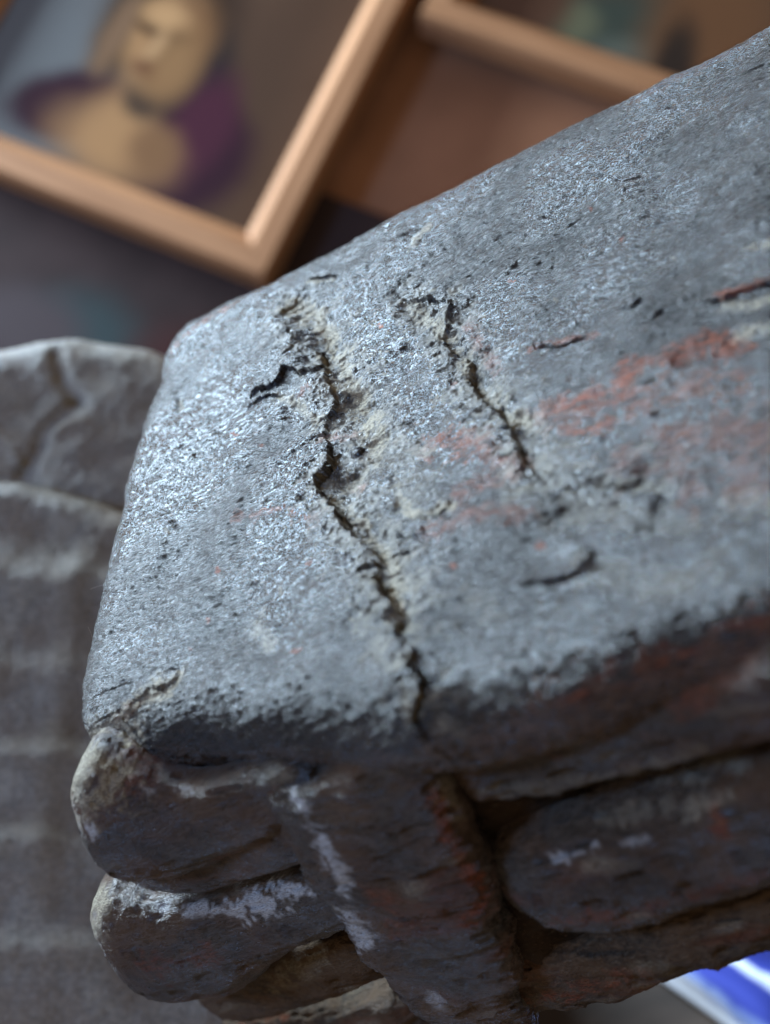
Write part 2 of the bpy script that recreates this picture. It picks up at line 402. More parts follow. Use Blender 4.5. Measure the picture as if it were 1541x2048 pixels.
# open cracks and lifted plates (left / upper side usually stands proud)
CR = [([(600, 598), (588, 618), (564, 642)], 15, .0018, .0006, -1), ([(640, 698), (648, 735), (604, 749), (577, 741), (560, 770), (522, 786), (498, 802)], 13, .0024, .0009, -1),
      ([(498, 812), (535, 796), (572, 788)], 9, .0016, .0004, 1), ([(572, 668), (600, 682), (622, 684)], 7, .0012, .0003, 1),
      ([(575, 725), (590, 708), (600, 690)], 8, .0014, .0004, 1),
      ([(658, 890), (662, 925), (650, 952), (630, 974)], 13, .0022, .0010, -1), ([(632, 974), (663, 1008), (684, 1046), (722, 1082), (757, 1112)], 6, .0011, .0009, -1),
      ([(686, 1030), (702, 1052)], 12, .0018, .0003, -1), ([(712, 1148), (732, 1140), (758, 1128)], 17, .0022, .0006, 1), ([(757, 1158), (780, 1200), (802, 1230)], 7, .0012, .0009, -1),
      ([(805, 1248), (798, 1278)], 12, .0010, .0003, -1), ([(840, 1308), (824, 1338), (848, 1362), (836, 1396), (814, 1424), (818, 1470), (822, 1530)], 14, .0024, .0005, -1),
      ([(808, 598), (840, 606), (866, 603), (905, 616)], 9, .0017, .0005, 1), ([(850, 692), (882, 679)], 7, .0014, .0003, 1), ([(932, 715), (939, 758), (956, 792)], 7, .0013, .0006, -1),
      ([(998, 798), (1010, 840), (1027, 862)], 6, .0009, .0004, -1), ([(1004, 868), (1030, 860)], 7, .0012, .0003, 1), ([(1030, 878), (1050, 922), (1056, 955)], 9, .0006, .0008, -1),
      ([(1082, 968), (1104, 962), (1128, 948)], 8, .0013, .0005, 1), ([(1058, 694), (1100, 702), (1180, 680)], 5, .0010, .0003, 1), ([(1250, 618), (1268, 614), (1285, 600)], 6, .0010, .0003, 1),
      ([(1404, 606), (1440, 601), (1490, 580), (1560, 566)], 9, .0016, .0006, 1), ([(1212, 976), (1255, 976), (1294, 964)], 9, .0014, .0005, 1), ([(618, 566), (650, 558), (678, 558)], 6, .0012, .0004, 1),
      ([(352, 1346), (318, 1368), (296, 1372)], 8, .0012, .0005, -1), ([(296, 1372), (262, 1400), (250, 1420)], 6, .0008, .0004, -1), ([(868, 1034), (905, 1018)], 7, .0010, .0003, 1),
      ([(780, 1055), (815, 1068), (850, 1065)], 6, .0009, .0003, 1), ([(770, 1104), (800, 1098), (840, 1088)], 6, .0010, .0003, 1), ([(355, 790), (352, 812), (356, 830)], 8, .0014, 0, 1),
      ([(1310, 640), (1330, 620)], 12, .0008, .0003, 1), ([(230, 1370), (246, 1352)], 10, .0012, 0, 1),
      ([(868, 742), (890, 736)], 5, .0010, 0, 1), ([(700, 905), (712, 895), (718, 880)], 6, .0012, .0004, 1), ([(615, 876), (632, 868)], 8, .0014, 0, 1),
      ([(1008, 1178), (1100, 1166), (1165, 1140), (1186, 1104), (1130, 1072), (1060, 1046)], 1.5, .0001, .0006, 1),
      ]
LONG = [([(222, 1432), (240, 1485), (285, 1528), (400, 1548), (540, 1545)], 12, .0014, 0, 1, 60), ([(592, 606), (574, 648), (604, 690), (646, 712), (652, 748), (668, 800), (640, 850), (658, 890), (662, 925), (634, 974), (663, 1008), (684, 1046), (722, 1082), (757, 1112), (757, 1158), (780, 1200), (802, 1232), (800, 1280), (838, 1308), (824, 1338), (848, 1362), (836, 1396), (814, 1424), (818, 1470), (822, 1540)], 2.0, .0003, .0008, -1, 120),
        ([(808, 598), (866, 604), (905, 616), (884, 680), (934, 716), (940, 758), (956, 792), (1010, 840), (1030, 880), (1052, 925), (1088, 966), (1130, 950), (1212, 976), (1294, 964)], 1.6, .0003, .0007, -1, 100),
        ]
for pts, w, dep, lf, side_, lw in LONG: disp += crack(pts, w, dep, lf, lw, side_)
for pts, w, dep, lf, side_ in CR: disp += crack(pts, w * .68, dep * .75, lf, 55, side_)
# flaky terraces along the two seams
near1 = np.minimum(stroke_px(LONG[1][0], .009)[0], stroke_px(LONG[2][0], .008)[0])
fl = 1 - sstep(.0015, .0075, near1 + noise2(x * 200, y * 200, 51) * .003)
tn = noise2(x * 240 + .4, y * 420, 52) + noise2(x * 700, y * 900, 53) * .35 + noise2(x * 2200, y * 2200, 54) * .14
tq = tn * 4.2; tf = tq - np.floor(tq); ter = (np.floor(tq) + sstep(.0, .16, tf)) / 4.2
disp += (ter * 0.0008 * fl).astype(np.float32)
dust = np.maximum(dust, (fl * sstep(.05, -.25, tn) * (.45 + wob * .6)).clip(0, .7))
# loose flakes: two thin curled plates beside the widest crack are part of the relief
edge_fuzz = np.abs(noise2(x * 1700, y * 1700, 31)) * 0.00045 + np.abs(noise2(x * 3300, y * 3300, 32)) * 0.00025
disp += edge_fuzz * (1 - NZ) * 1.1
dust = np.maximum(dust, ((1 - NZ) > 0.55) * sstep(0.0, .02, y) * sstep(.25, .5, noise2(x * 160, y * 160, 33)) * .8)
P = P + N * disp[:, None]; P[:, 2] += T
cc = (P - CAM) @ M; SUV = (cc[:, :2] / cc[:, 2:3] * FPX + np.array([770.5, 1024.])).astype(np.float32); del cc
def patch_uv(arr, pts, w, amt=1.0, rough=1.0):
    S_ = catmull(pts, 6 * len(pts)).astype(np.float32); lo = S_.min(0) - 2.5 * w; hi = S_.max(0) + 2.5 * w
    k = np.where(((SUV > lo) & (SUV < hi)).all(1))[0]; U = SUV[k]; Dm = np.full(len(k), 1e4, np.float32)
    for a, b in zip(S_[:-1], S_[1:]):
        dd = b - a; t = np.clip(((U - a) @ dd) / max(dd @ dd, 1e-9), 0, 1)
        Dm = np.minimum(Dm, np.linalg.norm(U - a - t[:, None] * dd, axis=1))
    m = (1 - sstep(.2, 1.1, Dm / w + (wob[k] * 1.3 + noise2(x[k] * 260, y[k] * 260, 14)) * rough)) * amt
    arr[k] = np.maximum(arr[k], m)
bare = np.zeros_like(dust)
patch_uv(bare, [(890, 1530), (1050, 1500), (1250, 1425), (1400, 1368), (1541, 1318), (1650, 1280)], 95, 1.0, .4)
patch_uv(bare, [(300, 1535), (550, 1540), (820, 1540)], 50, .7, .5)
patch_uv(dust, [(148, 1570), (172, 1515), (205, 1475)], 44, 1.0, .6)
patch_uv(dust, [(238, 1452), (262, 1418), (300, 1392), (345, 1360)], 22, .9, 1.0)
patch_uv(red, [(244, 1436), (262, 1410)], 14, .9, .8)
patch_uv(red, [(1130, 1400), (1180, 1380)], 14, 1.0, .8); patch_uv(red, [(1280, 1340), (1330, 1325)], 16, 1.0, .8); patch_uv(red, [(1360, 1310), (1400, 1300)], 14, .9, .8); patch_uv(red, [(1440, 1260), (1541, 1240)], 18, .9, 1.0)
patch_uv(red, [(1040, 1500), (1120, 1470), (1200, 1450)], 24, .6, 1.2)
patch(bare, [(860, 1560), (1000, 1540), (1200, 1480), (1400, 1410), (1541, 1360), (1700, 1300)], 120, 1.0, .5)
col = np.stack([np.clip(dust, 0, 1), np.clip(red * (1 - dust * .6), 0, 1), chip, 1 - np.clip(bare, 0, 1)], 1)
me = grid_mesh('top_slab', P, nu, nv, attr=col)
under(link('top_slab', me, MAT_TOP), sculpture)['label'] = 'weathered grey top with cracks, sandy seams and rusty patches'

# ------------------------------------------------------------------ front carving
# the carved front is a plane that runs under the lip and leans slightly forward
fd = np.array([1.0, -0.16, 0.0]); fd /= np.linalg.norm(fd)
fdown = np.array([-0.02, -0.16, -1.0]); fdown -= fd * (fd @ fdown); fdown /= np.linalg.norm(fdown)
FN = np.cross(fdown, fd); FN = FN if FN[1] < 0 else -FN
F0 = np.array([0.06, 0.003, T - 0.012])
def front_px(u, v, off=0.0): return on_plane(u, v, F0 + FN * off, FN)

def ridge(name, pts, k=0.8, off=-0.002, n=220, m=96, strokes=(), seed=0, end=(1, 1), amp=1.0, mat=None, sq=3.0):
    """carved roll swept along photo points (u, v, half width px) on the front plane"""
    pts = [(p + (off,))[:4] for p in pts]; offs = [p[3] for p in pts]; pts = [p[:3] for p in pts]
    C = np.array([front_px(u, v, o) for (u, v, h), o in zip(pts, offs)])
    tg = np.gradient(C, axis=0); tg /= np.linalg.norm(tg, axis=1)[:, None]
    W = []
    uv = np.array([(u, v) for u, v, h in pts], float); st_ = np.gradient(uv, axis=0); st_ /= np.linalg.norm(st_, axis=1)[:, None]
    for (u, v, h), c, t, s2 in zip(pts, C, tg, st_):
        a = front_px(u - s2[1] * h, v + s2[0] * h, off) - c; a = a - t * (a @ t); W.append(np.linalg.norm(a))
    CW = catmull(np.hstack([C, np.array(W)[:, None]]), n); C = CW[:, :3]; W = np.clip(CW[:, 3], 5e-4, None)
    L = np.concatenate([[0], np.cumsum(np.linalg.norm(np.diff(C, axis=0), axis=1))])
    # refine samples near the round ends
    s = 0.5 - 0.5 * np.cos(np.linspace(0, np.pi, n)); s = 0.55 * s + 0.45 * np.linspace(0, 1, n); Lq = s * L[-1]
    C = np.stack([np.interp(Lq, L, C[:, i]) for i in range(3)], 1); W = np.interp(Lq, L, W)
    tg = np.gradient(C, axis=0); tg /= np.linalg.norm(tg, axis=1)[:, None]
    B = np.cross(tg, FN); B /= np.linalg.norm(B, axis=1)[:, None]
    r0 = W[0] * end[0]; r1 = W[-1] * end[1]
    f = np.ones(n)
    f = np.minimum(f, np.sqrt(np.clip(1 - (1 - np.clip(Lq / max(r0, 1e-5), 0, 1)) ** 2, 0, 1)))
    f = np.minimum(f, np.sqrt(np.clip(1 - (1 - np.clip((L[-1] - Lq) / max(r1, 1e-5), 0, 1)) ** 2, 0, 1)))
    f = np.clip(f, 0.02, 1)
    th = np.linspace(0, 2 * np.pi, m, endpoint=False)
    ct = np.sign(np.cos(th)) * np.abs(np.cos(th)) ** (2 / sq); st = np.sign(np.sin(th)) * np.abs(np.sin(th)) ** (2 / sq)
    dirv = B[:, None, :] * ct[None, :, None] + FN[None, None, :] * st[None, :, None] * k
    Pn = (C[:, None, :] + dirv * (W * f)[:, None, None]).reshape(-1, 3)
    nr = dirv.reshape(-1, 3); nr = nr / np.linalg.norm(nr, axis=1)[:, None]
    d = noise3(Pn, (70, 120, 120), seed + 41) * 0.0008 + noise3(Pn, (210, 420, 420), seed + 42) * 0.00035
    d += noise3(Pn, (420, 1300, 1300), seed + 43) * 0.00028 + noise3(Pn, 2600, seed + 44) * 0.00010
    g = noise3(Pn, (120, 900, 900), seed + 45); d -= sstep(.45, .75, g) * 0.0006
    Pn = Pn + nr * (d * amp)[:, None] * np.repeat(np.clip(f * 1.3, 0, 1), m)[:, None]
    attr = np.zeros((len(Pn), 4), np.float32); attr[:, 3] = 1
    cc = (Pn - CAM) @ M; UV = cc[:, :2] / cc[:, 2:3] * FPX + np.array([770.5, 1024.])
    wb = noise3(Pn, 500, seed + 46) * .5 + noise3(Pn, 1400, seed + 47) * .5
    for ch, spts, w, amt in strokes:
        S = catmull([(u, v) for u, v in spts], 6 * len(spts)); Dm = np.full(len(Pn), 1e3)
        for a, b in zip(S[:-1], S[1:]):
            dd = b - a; t = np.clip(((UV - a) @ dd) / max(dd @ dd, 1e-9), 0, 1)
            Dm = np.minimum(Dm, np.linalg.norm(UV - a - t[:, None] * dd, axis=1))
        mk = (1 - sstep(.2, 1.15, Dm / w + wb * 1.7 + noise3(Pn, (180, 300, 300), seed + 50) * .5)) * amt
        attr[:, ch] = np.maximum(attr[:, ch], mk)
    attr[:, 1] = np.maximum(attr[:, 1], sstep(.35, .75, noise3(Pn, (60, 170, 170), seed + 48)) * .35)
    attr[:, 0] = np.maximum(attr[:, 0], sstep(.62, .9, noise3(Pn, (110, 300, 300), seed + 49)) * .45)
    me = grid_mesh(name, Pn, n, m, close_v=True, attr=attr, extra=[list(range(m))[::-1], list(range((n - 1) * m, n * m))])
    return under(link(name, me, mat or MAT_RIDGE), sculpture)

ridge('ridge', [(176, 1600, 100), (300, 1616, 86), (420, 1616, 68), (520, 1582, 56), (640, 1545, 52)], .6, .0048, seed=1, end=(.45, 1),
      strokes=[(0, [(150, 1570), (180, 1525), (225, 1530)], 66, 1.0), (2, [(178, 1655), (184, 1668)], 8, 1), (2, [(280, 1580), (380, 1578)], 9, .5)])
ridge('ridge', [(240, 1722, 34), (360, 1715, 46), (470, 1695, 50), (580, 1660, 50), (680, 1640, 48)], .6, .0045, seed=2, strokes=[(2, [(450, 1665), (530, 1655)], 12, .6), (0, [(480, 1660), (520, 1655)], 10, .7)])
ridge('ridge', [(222, 1846, 88), (380, 1858, 86), (500, 1832, 72), (620, 1795, 60), (740, 1765, 46)], .6, .0050, seed=3, end=(.55, 1),
      strokes=[(2, [(480, 1812), (560, 1795), (640, 1765)], 26, .9), (2, [(330, 1822), (400, 1822), (470, 1820)], 16, .7), (0, [(195, 1790), (200, 1850)], 22, .9), (1, [(300, 1930), (420, 1910)], 26, .5)])
ridge('ridge', [(410, 1985, 46), (520, 1962, 52), (640, 1925, 52), (780, 1885, 50)], .6, .0015, seed=4, mat=MAT_CORE, strokes=[(0, [(560, 1950), (640, 1920)], 26, .4), (2, [(355, 2010), (370, 2020)], 10, .8)])
ridge('ridge', [(470, 2060, 40), (640, 2040, 44), (860, 2015, 42)], .6, -.002, seed=9, mat=MAT_CORE, strokes=[(1, [(480, 2040), (560, 2030)], 14, .6)])
ridge('ridge', [(900, 1540, 40), (1060, 1535, 48), (1250, 1480, 62), (1400, 1430, 70), (1560, 1375, 76), (1800, 1290, 80)], .6, .0030, seed=5, amp=1.4,
      strokes=[(1, [(1050, 1480), (1200, 1440), (1400, 1380)], 34, .6), (0, [(1000, 1590), (1200, 1560), (1400, 1500)], 16, .35)])
ridge('ridge', [(990, 1740, 88), (1150, 1722, 102), (1300, 1686, 108), (1450, 1640, 110), (1600, 1598, 110), (1850, 1528, 106)], .55, .0030, seed=6, n=260, amp=1.5,
      strokes=[(2, [(1110, 1722), (1150, 1708), (1190, 1692)], 10, .6), (2, [(1240, 1690), (1300, 1676)], 9, .5), (0, [(1340, 1560), (1420, 1530), (1470, 1530)], 26, .6), (0, [(1370, 1620), (1440, 1600)], 24, .7),
               (1, [(1430, 1610), (1440, 1660)], 18, 1.0), (0, [(1200, 1640), (1340, 1610)], 22, .35), (1, [(1100, 1850), (1300, 1810), (1541, 1750)], 16, .5)])
ridge('ridge', [(960, 1965, 50), (1100, 1932, 64), (1300, 1882, 62), (1500, 1830, 58), (1800, 1752, 56)], .55, .0025, seed=7, mat=MAT_CORE, amp=1.8,
      strokes=[(1, [(1000, 2000), (1150, 1985), (1300, 1950)], 16, .6), (0, [(1280, 1940), (1330, 1930)], 20, .4)])
ridge('strap', [(672, 1455, 120, .0015), (700, 1530, 134, .0050), (770, 1680, 130, .0068), (840, 1830, 118, .0068), (930, 1990, 88, .006), (985, 2090, 60, .005)], .34, .0045, n=240, m=120, seed=8, end=(.5, .6), sq=3.0, amp=1.9,
      strokes=[(2, [(590, 1590), (640, 1690), (690, 1775)], 17, .9), (2, [(700, 1830), (730, 1880)], 22, .9), (1, [(880, 1600), (900, 1680), (950, 1770)], 16, .8),
               (1, [(760, 1800), (800, 1860)], 26, .5), (0, [(900, 1560), (920, 1640)], 20, .5), (1, [(940, 1740), (970, 1800), (930, 1850)], 14, .9), (2, [(860, 1990), (890, 2020)], 10, .6)])

# dark core behind the rolls, following the outline of the slab
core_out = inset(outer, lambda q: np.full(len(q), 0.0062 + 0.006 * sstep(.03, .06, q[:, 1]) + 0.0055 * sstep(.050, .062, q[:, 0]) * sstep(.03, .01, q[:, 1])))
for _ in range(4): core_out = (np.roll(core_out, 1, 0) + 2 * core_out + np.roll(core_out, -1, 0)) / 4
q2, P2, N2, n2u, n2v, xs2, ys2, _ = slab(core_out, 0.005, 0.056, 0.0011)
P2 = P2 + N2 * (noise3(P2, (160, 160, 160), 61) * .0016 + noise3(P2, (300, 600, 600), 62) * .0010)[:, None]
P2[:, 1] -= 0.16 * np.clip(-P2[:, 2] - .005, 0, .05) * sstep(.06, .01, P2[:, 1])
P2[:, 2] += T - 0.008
a2 = np.zeros((len(P2), 4), np.float32); a2[:, 3] = 1
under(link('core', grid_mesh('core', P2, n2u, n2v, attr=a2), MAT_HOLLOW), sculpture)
under(link('leg', box_mesh('leg', (0.163, 0.07, (T - .05) / 2), (0.045, 0.075, T - .05), .006), MAT_CORE), sculpture)

# fine dust fibres caught in the cracks
rng = np.random.default_rng(5); V = []; Fc = []
for k, (u, v) in enumerate([(652, 928), (648, 940), (735, 885), (760, 880), (780, 955), (930, 725), (800, 1040), (786, 1050), (845, 900), (1005, 840), (700, 850), (590, 650), (300, 1060), (186, 1290), (196, 1230), (176, 1380), (208, 1170)]):
    p = on_z(u, v, T + .0002) if u > 250 else on_z(u, v, T - .003)
    a = rng.uniform(0, 6.28); L = rng.uniform(.0012, .0032); dv = np.array([math.cos(a), math.sin(a), .35]); w = np.array([-math.sin(a), math.cos(a), 0]) * 2.2e-5
    for s in range(6):
        t = s / 5; c = p + dv * L * t + np.array([-math.sin(a), math.cos(a), .3]) * L * .35 * t * t
        V += [c - w, c + w, c + np.array([0, 0, 4e-5])]
    b = k * 18
    for s in range(5):
        for i in range(3):
            j = (i + 1) % 3; Fc.append((b + s * 3 + i, b + s * 3 + j, b + s * 3 + 3 + j, b + s * 3 + 3 + i))
me = bpy.data.meshes.new('dust_fibre'); me.from_pydata([tuple(v) for v in V], [], Fc); me.update()
fm = NT('dust_fibre'); fm.b.inputs['Base Color'].default_value = (.6, .57, .5, 1); fm.b.inputs['Roughness'].default_value = .8
fo = under(link('dust_fibres', me, fm.m), sculpture); fo['kind'] = 'stuff'
# ------------------------------------------------------------------ setting: table and leaning backing board
tm = NT('table_wood'); v = tm.mapping((1, 6, 6))
tm.l.new(tm.mix(tm.ramp(tm.noise(v, 14, 6, .6), .35, .65), (0.030, 0.022, 0.018), (0.065, 0.046, 0.036)), tm.b.inputs['Base Color'])
tm.b.inputs['Roughness'].default_value = .8; tm.b.inputs['Specular IOR Level'].default_value = .2
me = box_mesh('table', (-0.1, 0.45, -0.02), (2.2, 2.2, 0.04), .004)
tb = link('table', me, tm.m); tb['kind'] = 'structure'

BD = 0.60                                            # board distance at the portrait's lower corner
RX, DN, FW = M[:, 0], M[:, 1], M[:, 2]
def rot(v, k, a):
    k = k / np.linalg.norm(k); return v * math.cos(a) + np.cross(k, v) * math.sin(a) + k * (k @ v) * (1 - math.cos(a))
E3 = rot(-FW, RX * .94 - DN * .35, math.radians(-14))  # the board leans back, away at the top
PA0 = at_depth(532, 566, BD)
def on_board(u, v, back=0.0): return on_plane(u, v, PA0 - E3 * back, E3)
E1 = PA0 - on_board(0, 352); E1 /= np.linalg.norm(E1)  # paintings' right
E2 = np.cross(E3, E1)                                  # paintings' up
def plane_obj_matrix(origin, ax=(E1, E2, E3)):
    m = Matrix.Identity(4)
    for i in range(3):
        for j in range(3): m[i][j] = ax[j][i]
        m[i][3] = origin[i]
    return m
bm_ = NT('brown_backing_board'); v = bm_.mapping((1, 1, 1))
bm_.l.new(bm_.mix(bm_.ramp(bm_.noise(v, 9, 4), .35, .65), (0.20, 0.088, 0.044), (0.30, 0.135, 0.07)), bm_.b.inputs['Base Color'])
bm_.b.inputs['Roughness'].default_value = .8; bm_.b.inputs['Specular IOR Level'].default_value = .15
# board: horizontal lower edge on the table, leaning back
hz = np.cross(np.array([0, 0, 1.]), -E3); hz /= np.linalg.norm(hz); upb = np.cross(E3, hz); upb = upb if upb[2] > 0 else -upb
hz = np.cross(upb, E3)
base_pt = on_board(500, 300, .021)
base_pt = base_pt - upb * (base_pt[2] / upb[2])      # slide down to the table
BW, BH, BT = 1.15, 0.62, 0.012
me = box_mesh('backing_board', (0.2, BH / 2, -BT / 2), (BW, BH, BT), .002)
bo = link('backing_board', me, bm_.m); bo.matrix_world = plane_obj_matrix(base_pt + upb * .012, (hz, upb, E3)); bo['kind'] = 'structure'

fw = NT('orange_frame_wood'); v = fw.mapping((3, 40, 40))
fw.l.new(fw.mix(fw.ramp(fw.noise(v, 4, 5), .3, .7), (0.30, 0.142, 0.066), (0.41, 0.205, 0.10)), fw.b.inputs['Base Color'])
fw.b.inputs['Roughness'].default_value = .6; fw.b.inputs['Specular IOR Level'].default_value = .12

def frame_bar(L, w, h, lip):
    """mitred moulding, outer edge on y=0 from x=0..L, inner edge at y=w"""
    prof = [(0, 0), (0, h * .8), (.0015, h), (w * .60, h), (w * .68, h * .82), (w * .93, h * .55), (w, h * .45), (w, 0)]
    V = []; Fc = []
    n = len(prof)
    for (yy, zz) in prof: V.append((yy, yy, zz))
    for (yy, zz) in prof: V.append((L - yy, yy, zz))
    for i in range(n):
        j = (i + 1) % n; Fc.append((i, i + n, j + n, j))
    Fc += [tuple(range(n)), tuple(range(2 * n - 1, n - 1, -1))]
    me = bpy.data.meshes.new('frame_bar'); me.from_pydata(V, [], Fc); me.update()
    return me
def painting(name, corner_px, side, Wd, Ht, bar, canvas_mat, label, depth):
    """corner_px: outer bottom corner (side 'R' = bottom right, 'L' = bottom left)"""
    c = on_board(*corner_px)
    o = c if side == 'L' else c - E1 * Wd
    root = bpy.data.objects.new(name, None); COL.objects.link(root); root.matrix_world = plane_obj_matrix(o - E3 * .012)
    root.empty_display_size = .02; tag(root, label, 'painting')
    h = .018
    for (L, px, py, rz) in ((Wd, 0, 0, 0), (Ht, Wd, 0, 90), (Wd, Wd, Ht, 180), (Ht, 0, Ht, 270)):
        b = link('frame_bar', frame_bar(L - .0004, bar, h, 0), fw.m, root); b.location = (px, py, 0); b.rotation_euler = (0, 0, math.radians(rz))
    cv = link('canvas', box_mesh('canvas', (0, 0, 0), (Wd - 2 * bar + .002, Ht - 2 * bar + .002, .003), 0), canvas_mat, root)
    cv.location = (Wd / 2, Ht / 2, .004)
    return root

def blobs(name, base, items, rough=.35, wob=.006, spec=.12):
    """painted picture: soft-edged ellipses of colour; items: (x, y, rx, ry, rot, colour, softness)"""
    w = NT(name); tc = w.new('ShaderNodeTexCoord'); vec = tc.outputs['Object']
    n = w.new('ShaderNodeTexNoise'); n.inputs['Scale'].default_value = 60; n.inputs['Detail'].default_value = 3; w.l.new(vec, n.inputs['Vector'])
    vm = w.new('ShaderNodeVectorMath', operation='MULTIPLY_ADD'); w.l.new(n.outputs['Color'], vm.inputs[0]); vm.inputs[1].default_value = (wob,) * 3
    ad = w.new('ShaderNodeVectorMath', operation='ADD'); w.l.new(vec, ad.inputs[0]); ad.inputs[1].default_value = (-wob / 2,) * 3
    w.l.new(ad.outputs[0], vm.inputs[2]); vec2 = vm.outputs[0]
    c = w.mix(w.ramp(w.noise(vec, 18, 4), .3, .7), [k * .8 for k in base], [k * 1.2 for k in base])
    for (bx, by, rx, ry, rot, colr, soft) in items:
        mp = w.new('ShaderNodeMapping', vector_type='TEXTURE'); w.l.new(vec2, mp.inputs['Vector'])
        mp.inputs['Location'].default_value = (bx, by, 0); mp.inputs['Scale'].default_value = (rx, ry, 1); mp.inputs['Rotation'].default_value = (0, 0, math.radians(rot))
        sx = w.new('ShaderNodeSeparateXYZ'); w.l.new(mp.outputs[0], sx.inputs[0])
        d = w.math('SQRT', w.math('ADD', w.math('MULTIPLY', sx.outputs[0], sx.outputs[0]), w.math('MULTIPLY', sx.outputs[1], sx.outputs[1])))
        f = w.ramp(d, 1 - soft, 1 + soft, 1, 0)
        c = w.mix(f, c, colr)
    w.l.new(c, w.b.inputs['Base Color']); w.b.inputs['Roughness'].default_value = rough; w.b.inputs['Specular IOR Level'].default_value = spec
    return w.m
def loc(px, corner, Wd, Ht, side):
    d = on_board(*px) - on_board(*corner); a = d @ E1; b = d @ E2
    return (a + Wd / 2 if side == 'R' else a - Wd / 2), b - Ht / 2
cA = (532, 566); WA, HA = .222, .29
def pa(u, v): return loc((u, v), cA, WA, HA, 'R')
skin = (.30, .158, .07); skin2 = (.17, .085, .04); plum = (.030, .012, .018); ink = (.018, .015, .016)
portrait = blobs('portrait_print', (.075, .040, .024), [
    (*pa(20, 90), .062, .085, 0, (.115, .115, .112), .6), (*pa(430, 120), .02, .075, -8, (.10, .055, .034), .5),
    (*pa(240, 40), .012, .034, 0, (.13, .075, .04), .5), (*pa(470, 200), .03, .09, 0, (.065, .036, .023), .7), (*pa(345, 15), .034, .048, 0, (.030, .018, .013), .4), (*pa(385, 160), .016, .03, 0, ink, .5),
    (*pa(130, 195), .034, .020, 25, plum, .3), (*pa(375, 300), .030, .034, -20, plum, .3), (*pa(400, 240), .016, .030, 0, (.055, .016, .026), .5),
    (*pa(215, 275), .030, .017, -4, skin, .8), (*pa(232, 232), .015, .020, 10, skin, .8), (*pa(300, 290), .014, .014, 0, skin2, .6), (*pa(290, 175), .012, .014, 0, ink, .5),
    (*pa(318, 62), .019, .029, 6, skin, .4), (*pa(350, 50), .012, .022, 0, skin2, .5), (*pa(230, 45), .006, .026, 0, (.16, .09, .05), .5),
    (*pa(366, 78), .014, .026, 0, (.15, .072, .032), .6), (*pa(292, 40), .0075, .0042, 0, (.055, .028, .015), .6), (*pa(346, 62), .0075, .0042, 0, (.04, .02, .011), .6), (*pa(330, 92), .0035, .009, -8, (.11, .055, .025), .6), (*pa(305, 82), .004, .011, -6, (.40, .23, .11), .7), (*pa(330, 18), .012, .008, 0, (.38, .21, .095), .7), (*pa(304, 128), .012, .0055, 0, (.08, .026, .015), .6), (*pa(340, 120), .012, .02, 0, (.22, .115, .05), .8)], .3)
painting('framed_painting', cA, 'R', WA, HA, .0215, portrait, 'orange wood framed portrait of a dark haired figure in a plum dress', BD)
cB = (838, 42); WB, HB = .24, .2
def pb(u, v): return loc((u, v), cB, WB, HB, 'L')
green = blobs('landscape_print', (.085, .045, .025), [
    (*pb(1230, 60), .034, .03, 20, (.045, .055, .042), .5), (*pb(1150, 30), .012, .012, 0, (.12, .12, .07), .6), (*pb(1270, 110), .02, .012, 0, (.10, .11, .085), .6),
    (*pb(1420, 60), .03, .05, 0, (.13, .06, .028), .5), (*pb(1350, 130), .01, .03, 10, (.03, .02, .015), .5), (*pb(1060, -10), .02, .02, 0, (.10, .05, .03), .5)], .35)
painting('framed_painting', cB, 'L', WB, HB, .0205, green, 'orange wood framed dark green landscape beside the portrait, partly hidden by the block', BD)
# unframed canvas lying lower on the board
cC = (560, 900); WC, HC = .26, .135
def pc(u, v): return loc((u, v), cC, WC, HC, 'R')
dk = blobs('dark_canvas_print', (.036, .022, .020), [(*pc(120, 520), .032, .028, 0, (.030, .042, .042), .5), (*pc(150, 620), .03, .022, 0, (.045, .055, .052), .5),
                                                    (*pc(330, 590), .03, .03, 0, (.045, .016, .014), .5), (*pc(20, 480), .03, .02, 0, (.055, .04, .04), .5)], .8, spec=.1)
cvs = link('unframed_canvas', box_mesh('unframed_canvas', (0, 0, 0), (.30, .20, .008), .001), dk)
o_ = on_board(250, 640, .0165)
cvs.matrix_world = plane_obj_matrix(o_); tag(cvs, 'dark unframed canvas below the framed portrait', 'canvas')

